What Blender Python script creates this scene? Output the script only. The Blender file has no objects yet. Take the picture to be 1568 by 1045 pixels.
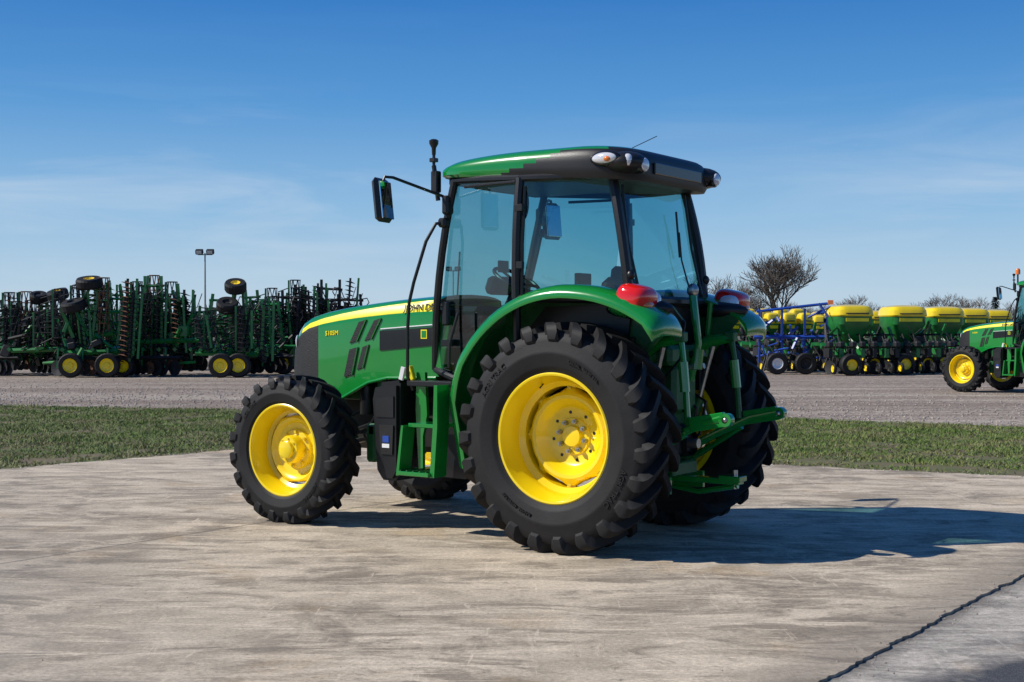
import bpy, bmesh, math, random
import numpy as np
from mathutils import Vector, Matrix, Euler
random.seed(7); rng=np.random.default_rng(7)
S=bpy.context.scene
S.view_settings.view_transform='Standard'; S.view_settings.look='None'; S.view_settings.exposure=0
# ---------------------------------------------------------------- materials
M={}
def nd(nt,t,**k):
    n=nt.nodes.new(t)
    for a,b in k.items():
        if a=='ins':
            for i,v in b.items(): n.inputs[i].default_value=v
        else: setattr(n,a,b)
    return n
def mat(name,col,rough=.5,metal=0,coat=0,var=0.15,vs=3.0,bump=0,bs=60,spec=.5,dirt=0,dirtcol=(.25,.2,.14)):
    m=bpy.data.materials.new(name); m.use_nodes=True; nt=m.node_tree; b=nt.nodes['Principled BSDF']
    b.inputs['Roughness'].default_value=rough; b.inputs['Metallic'].default_value=metal; b.inputs['Specular IOR Level'].default_value=spec
    b.inputs['Coat Weight'].default_value=coat; b.inputs['Coat Roughness'].default_value=.04
    tc=nd(nt,'ShaderNodeTexCoord'); L=nt.links.new
    n=nd(nt,'ShaderNodeTexNoise',ins={'Scale':vs,'Detail':4}); L(tc.outputs['Object'],n.inputs['Vector'])
    r=nd(nt,'ShaderNodeValToRGB'); e=r.color_ramp.elements
    e[0].position=.3;e[1].position=.7
    e[0].color=(*[c*(1-var) for c in col],1); e[1].color=(*[min(1,c*(1+var)) for c in col],1)
    L(n.outputs['Fac'],r.inputs['Fac']); out=r.outputs['Color']
    if dirt>0:
        n2=nd(nt,'ShaderNodeTexNoise',ins={'Scale':9,'Detail':6,'Roughness':.7}); L(tc.outputs['Object'],n2.inputs['Vector'])
        mr=nd(nt,'ShaderNodeMapRange',ins={1:.42,2:.8,3:0,4:dirt}); L(n2.outputs['Fac'],mr.inputs[0])
        mx=nd(nt,'ShaderNodeMix',data_type='RGBA'); L(mr.outputs[0],mx.inputs[0]); L(out,mx.inputs[6]); mx.inputs[7].default_value=(*dirtcol,1); out=mx.outputs[2]
    L(out,b.inputs['Base Color'])
    if bump>0:
        n3=nd(nt,'ShaderNodeTexNoise',ins={'Scale':bs,'Detail':3}); L(tc.outputs['Object'],n3.inputs['Vector'])
        bp=nd(nt,'ShaderNodeBump',ins={'Strength':bump,'Distance':.01}); L(n3.outputs['Fac'],bp.inputs['Height']); L(bp.outputs[0],b.inputs['Normal'])
    M[name]=m; return m
mat('green_paint',(.006,.215,.028),.22,0,1.0,.06,2)
mat('green_cast',(.005,.10,.020),.5,0,.1,.2,8,.2,dirt=.12)
mat('yellow_paint',(.90,.65,.004),.30,0,.7,.05,2)
mat('decal_yellow',(.88,.74,.01),.35)
mat('tire_rubber',(.0085,.0085,.0092),.66,0,0,.25,6,.12,90,spec=.35,dirt=.16,dirtcol=(.045,.038,.032))
mat('black_plastic',(.008,.008,.009),.38,0,0,.15,5,.1,200)
mat('roof_plastic',(.012,.011,.011),.40,0,0,.15,5,.1,150)
mat('dark_iron',(.013,.013,.013),.55,.2,0,.3,10,dirt=.15,dirtcol=(.05,.04,.03))
mat('hood_black',(.007,.007,.009),.25,0,.3,.1)
mat('grille',(.007,.007,.007),.6,0,0,.2,5,.4,120)
mat('steel',(.45,.44,.42),.35,.9,0,.2,20)
mat('bolt',(.75,.56,.03),.4,.2)
mat('red_lens',(.72,.012,.006),.12,0,1,.1)
mat('clear_lens',(.75,.75,.76),.1,.2,1,.05)
mat('orange_lens',(.8,.2,.02),.15,0,1,.05)
mat('white_decal',(.75,.75,.75),.4)
mat('seat_fabric',(.025,.024,.024),.85)
mat('mirror_glass',(.75,.78,.8),.03,1,0,.02)
mat('impl_green',(.010,.165,.030),.42,0,.2,.3,3,dirt=.3,dirtcol=(.04,.05,.03))
mat('impl_dark',(.014,.014,.016),.6,.1,0,.4,4,dirt=.25,dirtcol=(.05,.035,.028))
mat('rust',(.18,.08,.04),.8,.1,0,.5,12)
mat('blue_paint',(.015,.06,.32),.4,0,.3,.2)
mat('bark',(.13,.105,.085),.9,0,0,.3,2)
mat('pine',(.022,.04,.018),.9,0,0,.4,3)
mat('brush',(.10,.082,.07),.95,0,0,.4,.3)
mat('galv',(.35,.36,.36),.45,.6)
mat('stone',(.32,.275,.235),.9,0,0,.45,6)
# glass
m=bpy.data.materials.new('cab_glass'); m.use_nodes=True; nt=m.node_tree; nt.nodes.clear()
o=nd(nt,'ShaderNodeOutputMaterial'); t=nd(nt,'ShaderNodeBsdfTransparent',ins={0:(.42,.69,.71,1)}); g=nd(nt,'ShaderNodeBsdfGlossy',ins={0:(.9,.95,1,1),1:.01})
f=nd(nt,'ShaderNodeLayerWeight',ins={0:.5}); p=nd(nt,'ShaderNodeMath',operation='POWER',ins={1:3.6}); q=nd(nt,'ShaderNodeMath',operation='MULTIPLY_ADD',ins={1:.75,2:.08}); x=nd(nt,'ShaderNodeMixShader'); L=nt.links.new
L(f.outputs['Facing'],p.inputs[0]);L(p.outputs[0],q.inputs[0])
L(q.outputs[0],x.inputs[0]);L(t.outputs[0],x.inputs[1]);L(g.outputs[0],x.inputs[2]);L(x.outputs[0],o.inputs[0]); M['cab_glass']=m

# ---------------------------------------------------------------- mesh builder
class MB:
    def __init__(s): s.v=[];s.f=[];s.m=[];s.names=[]
    def mi(s,n):
        if n not in s.names: s.names.append(n)
        return s.names.index(n)
    def add(s,vs,fs,m):
        o=len(s.v); s.v+= [tuple(p) for p in vs]; i=s.mi(m) if isinstance(m,str) else None
        for k,f in enumerate(fs):
            s.f.append([o+j for j in f]); s.m.append(i if i is not None else s.mi(m[k]))
    def box(s,c,d,m,rot=None,ch=None):
        hx,hy,hz=[a/2 for a in d]
        if ch is None: ch=min(d)*.12
        pts=[]
        for sx in(-1,1):
            for sy in(-1,1):
                for sz in(-1,1):
                    pts+= [(sx*hx,sy*(hy-ch),sz*(hz-ch)),(sx*(hx-ch),sy*hy,sz*(hz-ch)),(sx*(hx-ch),sy*(hy-ch),sz*hz)]
        R=Matrix.Identity(3)
        if rot: R=Euler([math.radians(a) for a in rot]).to_matrix()
        P=[R@Vector(p)+Vector(c) for p in pts]
        idx=lambda sx,sy,sz,k:((sx*2+sy)*2+sz)*3+k
        F=[]
        for k in range(3):
            for a in(0,1):
                ff=[]
                for u,w in [(0,0),(0,1),(1,1),(1,0)]:
                    t=[0,0,0]; t[k]=a; t[(k+1)%3]=u; t[(k+2)%3]=w; ff.append(idx(*t,k))
                F.append(ff)
        for k in range(3):
            k1,k2=(k+1)%3,(k+2)%3
            for u in(0,1):
                for w in(0,1):
                    t0=[0,0,0];t0[k1]=u;t0[k2]=w;t1=list(t0);t1[k]=1
                    F.append([idx(*t0,k1),idx(*t0,k2),idx(*t1,k2),idx(*t1,k1)])
        for a in(0,1):
            for b in(0,1):
                for c2 in(0,1): F.append([idx(a,b,c2,0),idx(a,b,c2,1),idx(a,b,c2,2)])
        s.add(P,F,m)
    def tube(s,path,r,m,seg=8,cap=True,flat=1.0):
        P=[Vector(p) for p in path]; n=len(P)
        if not hasattr(r,'__len__'): r=[r]*n
        T=[]
        for i in range(n):
            a=P[max(0,i-1)];b=P[min(n-1,i+1)]; d=(b-a); T.append(d.normalized() if d.length>1e-9 else Vector((0,0,1)))
        u=T[0].orthogonal().normalized() if abs(T[0].z)<.9 else Vector((1,0,0))
        V=[]
        for i in range(n):
            u=(u-T[i]*u.dot(T[i])).normalized(); w=T[i].cross(u)
            for k in range(seg):
                a=2*math.pi*(k+.5)/seg; V.append(P[i]+u*math.cos(a)*r[i]+w*math.sin(a)*r[i]*flat)
        F=[[i*seg+k,i*seg+(k+1)%seg,(i+1)*seg+(k+1)%seg,(i+1)*seg+k] for i in range(n-1) for k in range(seg)]
        if cap: F+=[list(range(seg))[::-1],[(n-1)*seg+k for k in range(seg)]]
        s.add(V,F,m)
    def bar(s,a,b,w,m): s.tube([a,b],w*.707,m,4)
    def lathe(s,prof,c,m,seg=48,sg=1,mod=None,axis='y'):
        V=[];n=len(prof)
        for j in range(seg):
            a=2*math.pi*j/seg
            for i,(r,y) in enumerate(prof):
                rr=r if mod is None else r*mod(i,a)
                if axis=='y': V.append((c[0]+rr*math.cos(a),c[1]+sg*y,c[2]+rr*math.sin(a)))
                elif axis=='z': V.append((c[0]+rr*math.cos(a),c[1]+rr*math.sin(a),c[2]+y))
                else: V.append((c[0]+y*sg,c[1]+rr*math.cos(a),c[2]+rr*math.sin(a)))
        F=[[j*n+i,((j+1)%seg)*n+i,((j+1)%seg)*n+i+1,j*n+i+1] for j in range(seg) for i in range(n-1)]
        s.add(V,F,m)
    def loft(s,rings,m,closed=True,cap0=False,cap1=False):
        n=len(rings[0]);V=[p for r in rings for p in r]
        K=n if closed else n-1
        F=[[i*n+k,i*n+(k+1)%n,(i+1)*n+(k+1)%n,(i+1)*n+k] for i in range(len(rings)-1) for k in range(K)]
        if callable(m): mm=[m(i,k) for i in range(len(rings)-1) for k in range(K)]
        else: mm=[m]*len(F)
        if cap0: F.append(list(range(n))); mm.append(mm[0])
        if cap1: F.append([(len(rings)-1)*n+k for k in range(n)]); mm.append(mm[-1] if not callable(m) else m(len(rings)-1,0))
        s.add(V,F,mm)
    def prism(s,poly,y0,y1,m):
        n=len(poly); V=[(x,y0,z) for x,z in poly]+[(x,y1,z) for x,z in poly]
        F=[list(range(n)),[n+i for i in range(n)][::-1]]+[[i,(i+1)%n,n+(i+1)%n,n+i] for i in range(n)]
        s.add(V,F,m)
    def ell(s,c,r,m,seg=16,rings=10,rot=None,pw=1.0):
        V=[];R=Euler([math.radians(a) for a in rot]).to_matrix() if rot else None
        P_=lambda v:math.copysign(abs(v)**pw,v)
        for i in range(rings+1):
            t=math.pi*i/rings
            for k in range(seg):
                a=2*math.pi*k/seg; p=Vector((r[0]*P_(math.sin(t))*P_(math.cos(a)),r[1]*P_(math.sin(t))*P_(math.sin(a)),r[2]*P_(math.cos(t))))
                if R: p=R@p
                V.append(p+Vector(c))
        F=[[i*seg+k,i*seg+(k+1)%seg,(i+1)*seg+(k+1)%seg,(i+1)*seg+k] for i in range(rings) for k in range(seg)]
        s.add(V,F,m)
    def mesh(s,name,smooth=35):
        me=bpy.data.meshes.new(name); me.from_pydata(s.v,[],s.f)
        for n in s.names: me.materials.append(M[n])
        me.polygons.foreach_set('material_index',s.m)
        bm=bmesh.new(); bm.from_mesh(me); bmesh.ops.remove_doubles(bm,verts=bm.verts,dist=1e-6); bmesh.ops.recalc_face_normals(bm,faces=bm.faces); bm.to_mesh(me); bm.free()
        if smooth:
            me.polygons.foreach_set('use_smooth',[True]*len(me.polygons)); me.set_sharp_from_angle(angle=math.radians(smooth))
        return me
    def obj(s,name,parent=None,smooth=35):
        o=bpy.data.objects.new(name,s.mesh(name,smooth)); S.collection.objects.link(o)
        if parent: o.parent=parent
        return o
def empty(name,loc=(0,0,0),rz=0):
    e=bpy.data.objects.new(name,None); S.collection.objects.link(e); e.location=loc; e.rotation_euler=(0,0,rz); return e
def text_geo(body,size,ext=.001,bold=0):
    c=bpy.data.curves.new('t','FONT'); c.body=body; c.size=size; c.extrude=ext; c.offset=bold; c.align_x='CENTER'; c.resolution_u=2
    o=bpy.data.objects.new('t',c); S.collection.objects.link(o); bpy.context.view_layer.update()
    me=bpy.data.meshes.new_from_object(o); V=[v.co.copy() for v in me.vertices]; F=[list(p.vertices) for p in me.polygons]
    bpy.data.objects.remove(o); return V,F

# ---------------------------------------------------------------- tractor
def wheel(mb,c,sg,R,W,rimr,lug,nl,front):
    hw=W/2; Rc=R-lug
    def rp(f): return rimr+(Rc-rimr)*f
    prof=[(rimr-.01,hw*.72),(rimr+.012,hw*.80),(rp(.12),hw*.84),(rp(.16),hw*.89),(rp(.2),hw*.90),(rp(.45),hw*.985),(rp(.5),hw*.995),(rp(.53),hw*.98),(rp(.75),hw*.95),(rp(.88),hw*.90),(rp(.95),hw*.82),(rp(.985),hw*.6),(Rc,hw*.3),(Rc,0)]
    prof+= [(r,-y) for r,y in prof[:-1][::-1]]
    mb.lathe(prof,c,'tire_rubber',96,sg)
    k=.235 if not front else .28
    sc=.8 if front else 1
    st=[(-.07,.004,.07),(.2,0,.075),(.45,0,.075),(.7,.002,.08),(.88,.012,.09),(.985,.030,.11),(1.035,.060,.135),(1.02,.118,.15)]
    for side in(1,-1):
        for i in range(nl):
            a0=2*math.pi*(i+(.5 if side<0 else 0))/nl
            rings=[]
            for q,(s_,dt,db) in enumerate(st):
                y=hw*s_; fr=max(0,min(s_,1)); ang=a0+k*(fr**1.05 if s_>0 else s_)+(.012 if q>=6 else 0)
                wt=(.019 if front else .023)*(1+.75*fr**2.5); wb=wt+(.012 if q<5 else .008)
                if q==7: wt*=.6; wb*=.8
                rt=R-dt*sc; rb=R-db*sc
                ring=[]
                for rr,ww,yo in((rb,-wb,-.03 if q>=5 else 0),(rt,-wt,0),(rt,wt,0),(rb,wb,-.03 if q>=5 else 0)):
                    aa=ang+ww/rr
                    ring.append((c[0]+rr*math.cos(aa),c[1]+sg*side*(y+yo),c[2]+rr*math.sin(aa)))
                rings.append(ring)
            mb.loft(rings,'tire_rubber',True,True,True)
    for body,sz,rc,ac in ((('AGRI TRAC',.055,.585,math.radians(140)),('AGRI TRAC',.055,.585,math.radians(330)),('RADIAL  460/85 R30',.03,.53,math.radians(60)),('RADIAL  460/85 R30',.03,.53,math.radians(240))) if not front else (('AGRI TRAC',.036,.44,math.radians(130)),('AGRI TRAC',.036,.44,math.radians(310)))):
        V,F=text_geo(body,sz,.004,.0008)
        P=[]
        for v in V:
            r=rc+v.y; a=ac-(v.x/rc)
            P.append((c[0]-sg*r*math.cos(a),c[1]+sg*(hw*.985+v.z),c[2]+r*math.sin(a)))
        mb.add(P,F,'tire_rubber')
    Y='yellow_paint'
    if not front:
        mb.lathe([(rimr+.004,hw*.70),(rimr+.012,hw*.80),(rimr+.004,hw*.83),(rimr-.008,hw*.82),(rimr-.016,hw*.74),(rimr-.022,hw*.60),(rimr-.045,hw*.42),(rimr-.05,hw*.1),(rimr-.085,-hw*.05),(rimr-.085,-hw*.55),(rimr-.03,-hw*.8),(rimr+.01,-hw*.8)],c,Y,96,sg)
        nb=8
        def mod(i,a): return 1.0+ (.055*max(-.4,math.cos(nb*a)) if i==0 or i==1 else 0)
        y0=-hw*.18
        mb.lathe([(.325,y0-.05),(.32,y0-.005),(.305,y0+.02),(.285,y0+.032),(.262,y0+.028),(.235,y0+.0),(.21,y0-.035),(.19,y0-.05),(.13,y0-.055),(.125,y0-.045),(.075,y0-.045),(.068,y0-.015),(.035,y0-.01),(0.0001,y0-.01)],c,Y,96,sg,mod)
        for i in range(8):
            a=2*math.pi*(i+.3)/8
            p=(c[0]+.105*math.cos(a),c[1]+sg*(y0-.045),c[2]+.105*math.sin(a)); q=(p[0],c[1]+sg*(y0-.012),p[2])
            mb.tube([p,q],.017,'steel',6); mb.tube([q,(q[0],c[1]+sg*(y0+.004),q[2])],.008,'steel',8)
            a+=.39
            p=(c[0]+.165*math.cos(a),c[1]+sg*(y0-.054),c[2]+.165*math.sin(a)); mb.tube([p,(p[0],p[1]+sg*.004,p[2])],.012,'hood_black',8)
        for i in range(8):
            a=2*math.pi*i/8
            p=(c[0]+.325*math.cos(a),c[1]+sg*(y0-.045),c[2]+.325*math.sin(a)); mb.tube([p,(p[0],p[1]+sg*.05,p[2])],.016,'bolt',6)
            mb.box((c[0]+.345*math.cos(a),c[1]+sg*(y0-.03),c[2]+.345*math.sin(a)),(.055,.03,.07),Y,rot=(0,-math.degrees(a),0))
        mb.tube([(c[0]+.385*math.cos(1.2),c[1]+sg*.08,c[2]+.385*math.sin(1.2)),(c[0]+.36*math.cos(1.2),c[1]+sg*.13,c[2]+.36*math.sin(1.2))],.006,'black_plastic',6)
    else:
        mb.lathe([(rimr+.004,hw*.70),(rimr+.012,hw*.80),(rimr+.004,hw*.83),(rimr-.007,hw*.82),(rimr-.014,hw*.74),(rimr-.02,hw*.55),(rimr-.04,hw*.3),(rimr-.045,-hw*.05),(rimr-.07,-hw*.15),(rimr-.07,-hw*.6),(rimr+.01,-hw*.8)],c,Y,80,sg)
        y0=-hw*.1
        mb.lathe([(.27,y0-.04),(.262,y0),(.245,y0+.018),(.225,y0+.012),(.205,y0-.012),(.16,y0-.02),(.155,y0-.015),(.15,y0+.0),(.13,y0+.005),(.112,y0+.01),(.108,y0+.075),(.098,y0+.088),(.07,y0+.09),(.066,y0+.115),(.058,y0+.12),(.0001,y0+.12)],c,Y,64,sg,lambda i,a:1+(.045*max(-.4,math.cos(6*a)) if i<2 else 0))
        for i in range(8):
            a=2*math.pi*(i+.3)/8
            p=(c[0]+.135*math.cos(a),c[1]+sg*(y0+.0),c[2]+.135*math.sin(a)); mb.tube([p,(p[0],p[1]+sg*.025,p[2])],.013,'bolt',6)
            p=(c[0]+.084*math.cos(a),c[1]+sg*(y0+.085),c[2]+.084*math.sin(a)); mb.tube([p,(p[0],p[1]+sg*.012,p[2])],.008,'bolt',6)

def build_tractor():
    T={}
    WB=2.48
    for nm,c,sg,fr in (('rear_wheel_left',(0,.785,.77),1,0),('rear_wheel_right',(0,-.785,.77),-1,0),('front_wheel_left',(WB,.87,.565),1,1),('front_wheel_right',(WB,-.84,.565),-1,1)):
        mb=MB()
        if fr: wheel(mb,(0,0,0),sg,.580,.33,.350,.04,20,True)
        else: wheel(mb,(0,0,0),sg,.785,.45,.432,.058,23,False)
        T[nm]=(mb.mesh(nm),c)
    # hood
    mb=MB()
    stn=[(1.39,1.775,.42,1.14),(1.6,1.768,.42,1.14),(1.9,1.748,.42,1.13),(2.1,1.73,.42,1.09),(2.25,1.715,.418,1.02),(2.42,1.695,.415,.94),(2.6,1.668,.408,.90),(2.66,1.656,.405,.90),(2.78,1.628,.395,.90),(2.88,1.585,.375,.90),(2.96,1.525,.345,.90),(3.02,1.44,.31,.90),(3.06,1.33,.275,.92),(3.08,1.22,.25,.94)]
    rings=[]
    for x,zt,w,zb in stn:
        f=min(1,(x-1.39)/1.55); o1=.045+.035*f; th=.088-.052*f
        h=[(0,zt),(w*.5,zt-.006),(w*.76,zt-.020),(w*.88,zt-.034),(w*.945,zt-o1),(w*.99,zt-o1-th),(w,zt-o1-th-.03),(w,(zt-.2)*.5+zb*.5),(w,zb),(w-.03,zb-.01)]
        rings.append([(x,-y,z) for y,z in h[::-1]]+[(x,y,z) for y,z in h[1:]])
    n=len(rings[0])
    def hm(i,k):
        kk=k if k<9 else n-2-k
        if i>=len(stn)-1: return 'grille'
        x=stn[i][0]
        if kk==4 and x<2.88: return 'decal_yellow'
        if kk<=3 and x>=2.66: return 'grille'
        if kk<=5 and x>3.0: return 'grille'
        return 'green_paint'
    mb.loft(rings,hm,False,cap1=True)
    for sy in(1,-1):
        y=sy*.424; e=sy*.004
        def dec(poly,m,off=0.0): mb.prism(poly,y-e+off*sy,y+e+off*sy,m)
        dec([(1.98,1.335),(1.44,1.38),(1.44,1.52),(1.98,1.49)],'hood_black')
        dec([(1.97,1.502),(1.44,1.535),(1.44,1.543),(1.97,1.51)],'white_decal')
        for (xa,za,xb,zb_,w) in ((2.30,1.39,2.20,1.57,.075),(2.14,1.41,2.04,1.58,.07),(2.36,1.12,2.30,1.35,.085),(2.22,1.18,2.16,1.37,.06)):
            dec([(xa,za),(xa-w,za+.02),(xb-w,zb_+.01),(xb,zb_-.01)],'grille')
            mb.tube([(xa-w-.004,y+e,za+.015),(xb-w-.004,y+e,zb_+.012)],.006,'green_paint',6)
        mb.tube([(1.41,sy*.425,1.13),(1.9,sy*.425,1.12),(2.1,sy*.425,1.08),(2.25,sy*.423,1.01),(2.42,sy*.42,.93)],.014,'green_paint',8)
        mb.ell((2.975,sy*.322,1.40),(.05,.014,.055),'clear_lens',rot=(0,0,-sy*58))
        mb.tube([(1.395,sy*.423,1.15),(1.395,sy*.423,1.6),(1.395,sy*.39,1.72)],.006,'hood_black',6)
    for k in range(7): mb.box((3.07,0,.99+k*.045),(.04,.44,.008),'hood_black',ch=.001)
    T['hood']=(mb.mesh('hood',50),(0,0,0))
    mb=MB()
    for sy in(1,-1):
        for body,sz,x,z,mm,bold,tilt in (('JOHN DEERE',.072,1.53,1.650,'hood_black',.0004,.02),('5105M',.052,2.50,1.455,'decal_yellow',.001,.05)):
            V,F=text_geo(body,sz,.0015,bold)
            P=[]
            for v in V:
                if z>1.6: yb=.4225-.30*(v.y)
                else: yb=.4165
                P.append((x-sy*v.x,sy*(yb+v.z),z+v.y+tilt*sy*v.x))
            mb.add(P,F,mm)
        mb.prism([(1.50,1.43),(1.56,1.43),(1.56,1.50),(1.50,1.50)],sy*.4285,sy*.431,'decal_yellow')
        mb.prism([(1.508,1.438),(1.552,1.438),(1.552,1.492),(1.508,1.492)],sy*.4305,sy*.4325,'green_paint')
    T['hood_lettering']=(mb.mesh('hood_lettering'),(0,0,0))
    # chassis
    mb=MB()
    G='green_cast'
    mb.box((2.0,0,.80),(1.5,.42,.55),'dark_iron',ch=.05)
    mb.box((1.9,0,1.1),(1.2,.55,.35),'dark_iron',ch=.05)
    mb.box((.75,0,.72),(1.3,.44,.5),'dark_iron',ch=.06)
    mb.box((-.05,0,.86),(.75,.6,.66),G,ch=.08)
    mb.box((2.6,0,.78),(.8,.3,.3),G,ch=.04)
    mb.box((2.98,0,.80),(.14,.56,.32),'dark_iron',ch=.03)
    mb.tube([(WB,-.66,.57),(WB,-.2,.60),(WB,0,.66),(WB,.2,.60),(WB,.66,.57)],[.09,.075,.12,.075,.09],G,14)
    mb.tube([(0,-.66,.77),(0,-.4,.77),(0,0,.77),(0,.4,.77),(0,.66,.77)],[.12,.13,.26,.13,.12],G,18)
    for sy in(1,-1):
        mb.box((WB,sy*.64,.57),(.2,.14,.36),G,ch=.04)
        mb.tube([(WB-.18,sy*.1,.62),(WB-.2,sy*.60,.58)],.022,'steel',8)
        mb.tube([(WB-.18,-sy*.02,.62),(WB-.18,sy*.25,.62)],.035,'dark_iron',10)
        mb.box((2.1,sy*.27,.98),(.9,.05,.10),G)
        mb.tube([(2.2,sy*.33,1.05),(2.2,sy*.33,.82)],.055,'black_plastic',14)
        mb.tube([(2.02,sy*.34,1.10),(2.02,sy*.34,.85)],.045,'green_cast',14)
        mb.tube([(1.95,sy*.36,1.1),(1.98,sy*.4,.9),(2.1,sy*.38,.75),(2.3,sy*.3,.7)],.018,'black_plastic',8)
        mb.tube([(1.5,sy*.45,1.1),(1.85,sy*.42,1.05),(2.05,sy*.3,.95),(2.4,sy*.3,.8),(WB,sy*.5,.75)],.013,'black_plastic',8)
        poly=[(1.52,1.10),(1.77,1.06),(1.79,.98),(1.74,.42),(1.69,.36),(1.57,.36),(1.52,.42)]
        mb.prism(poly,sy*.44,sy*.72,'black_plastic')
        poly=[(1.54,1.08),(1.75,1.045),(1.77,.97),(1.725,.44),(1.68,.38),(1.58,.38),(1.54,.44)]
        mb.prism(poly,sy*.70,sy*.75,'black_plastic')
        mb.prism([(1.55,1.12),(1.72,1.10),(1.74,1.04),(1.55,1.05)],sy*.45,sy*.70,'hood_black')
        mb.prism([(1.56,.78),(1.70,.78),(1.68,.56),(1.57,.56)],sy*.748,sy*.762,'dark_iron')
        mb.prism([(1.56,1.00),(1.74,.98),(1.73,.84),(1.56,.84)],sy*.748,sy*.760,'roof_plastic')
        mb.prism([(1.60,.70),(1.66,.70),(1.66,.65),(1.60,.65)],sy*.76,sy*.766,'blue_paint')
        mb.prism([(1.595,.64),(1.665,.64),(1.665,.61),(1.595,.61)],sy*.76,sy*.766,'white_decal')
        mb.box((1.93,sy*.55,.62),(.10,.10,.30),G,ch=.02); mb.box((1.9,sy*.45,.72),(.1,.3,.08),G)
        # steps
        mb.box((1.24,sy*.82,.45),(.30,.22,.03),'green_paint'); mb.box((1.19,sy*.76,.80),(.27,.22,.03),'green_paint')
        for q in range(5): mb.box((1.12+.06*q,sy*.82,.468),(.012,.2,.01),'green_cast')
        mb.prism([(1.44,1.18),(1.45,.90),(1.42,.44),(1.38,.44),(1.38,.70),(1.34,.86),(1.36,1.18)],sy*.60,sy*.63,'green_paint')
        mb.prism([(1.10,.43),(1.06,.43),(1.03,.80),(1.03,1.1),(1.06,1.1),(1.07,.80)],sy*.76,sy*.90,'green_paint')
        mb.prism([(1.40,.43),(1.375,.43),(1.33,.80),(1.35,.80)],sy*.78,sy*.92,'green_paint')
        mb.box((1.22,sy*.66,1.10),(.42,.2,.04),'black_plastic')
        mb.box((1.15,sy*.56,.72),(.30,.04,.65),'black_plastic')
        mb.box((1.47,sy*.66,1.17),(.05,.04,.11),'decal_yellow',rot=(0,20,0)); mb.box((1.52,sy*.70,1.17),(.04,.02,.10),'white_decal',rot=(0,-15,0))
    mb.tube([(1.35,-.3,.6),(1.35,.3,.6)],.04,'dark_iron',10)
    T['chassis']=(mb.mesh('chassis'),(0,0,0))
    # fenders
    mb=MB()
    for sy in(1,-1):
        rings=[]
        def cen(ph): return 1.015+.05*max(0,(ph-95)/35)**1.4
        prof=[(.50,0),(.55,.016),(.66,.026),(.78,.024),(.845,.008),(.878,-.02),(.89,-.050),(.885,-.072),(.868,-.072),(.862,-.045),(.83,-.018),(.78,-.004),(.66,-.004),(.5,-.02)]
        path=[]
        for zz in (.50,.62,.74,.86,.97): path.append((.935+.04*(zz-.5)+0.045*((zz-.5)/.47),zz,1,0))
        for ph in range(14,131,4):
            a=math.radians(ph); r=cen(ph); path.append((r*math.cos(a)*.998,.77+r*math.sin(a),math.cos(a),math.sin(a)))
        for i,(px,pz,nx,nz) in enumerate(path):
            rings.append([(px+nx*d,sy*(.50+(y-.5)*(.72+.28*min(1,i/9))),pz+nz*d) for y,d in prof])
        px,pz,nx,nz=path[-1]
        for t,(dx,dz,sh,dd) in enumerate(((-.035,-.045,.985,1),(-.05,-.085,.96,.9),(-.05,-.125,.92,.7))):
            rings.append([(px+dx+nx*d*dd,sy*(.51+(y-.5)*sh),pz+dz+nz*d*dd) for y,d in prof])
        mb.loft(rings,'green_paint',True,True,True)
        V=[]
        for i,(px,pz,nx,nz) in enumerate(path): V+=[(px,sy*.505,pz),(px*.55,sy*.505,.77+(pz-.77)*.55)]
        F=[[2*i,2*i+2,2*i+3,2*i+1] for i in range(len(path)-1)]
        mb.add(V,F,'green_cast')
        # tail light pod
        mb.ell((-.46,sy*.70,1.660),(.16,.175,.085),'green_paint',24,14)
        mb.ell((-.505,sy*.72,1.695),(.120,.135,.105),'red_lens',28,18,rot=(0,-14,0),pw=.62)
        mb.ell((-.545,sy*.60,1.680),(.075,.05,.075),'clear_lens',16,12,pw=.7)
        mb.ell((-.61,sy*.74,1.655),(.025,.07,.03),'orange_lens',12,8)
        mb.tube([(-.3,sy*.5,1.74),(-.33,sy*.56,1.86),(-.37,sy*.56,1.86)],.014,'black_plastic',8)
        mb.ell((-.37,sy*.56,1.87),(.03,.03,.035),'black_plastic')
        mb.ell((-.45,sy*.58,1.64),(.26,.11,.07),'black_plastic',16,8)
    T['fenders']=(mb.mesh('fenders',50),(0,0,0))
    # cab
    mb=MB(); K='black_plastic'
    A0=(1.10,.60,2.60);A1=(1.36,.50,1.20);B0=(.42,.735,2.56);B1=(.44,.75,1.72);B2=(.46,.70,1.05);C0=(-.21,.53,2.55);C1=(-.36,.55,1.70)
    def mir(p,s): return (p[0],p[1]*s,p[2])
    def lp(a,b,t): return tuple(a[i]+(b[i]-a[i])*t for i in range(3))
    def path(a,b,bow,n=8,s=1):
        o=[]
        for i in range(n+1):
            t=i/n;p=lp(a,b,t); o.append((p[0]+bow[0]*4*t*(1-t),s*(p[1]+bow[1]*4*t*(1-t)),p[2]))
        return o
    for s in(1,-1):
        mb.tube(path(A0,A1,(.03,.03),s=s),.03,K,8)
        mb.tube(path(B0,B1,(.0,.02),s=s),.034,K,8); mb.tube([mir(B1,s),mir(B2,s)],.03,K,8)
        mb.tube([(B0[0]-.045,s*.74,2.5),(B0[0]-.04,s*.765,2.1),(B1[0]-.05,s*.755,1.74)],.012,K,6)
        mb.tube(path(C0,C1,(-.02,.02),s=s),.036,K,8)
        def rail(a,b,bow,r=.026): mb.tube(path(a,b,bow,s=s),r,K,8)
        rail(A0,B0,(0,.025)); rail(B0,C0,(0,.04)); rail(B1,C1,(0,.04),.03)
        rail(A1,(1.02,.62,1.12),(0,.02))
        rail((.93,.70,2.535),(.44,.76,2.535),(0,.01),.012)
        for z in(1.95,2.35): mb.box((.40,s*.775,z),(.07,.03,.05),K)
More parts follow.
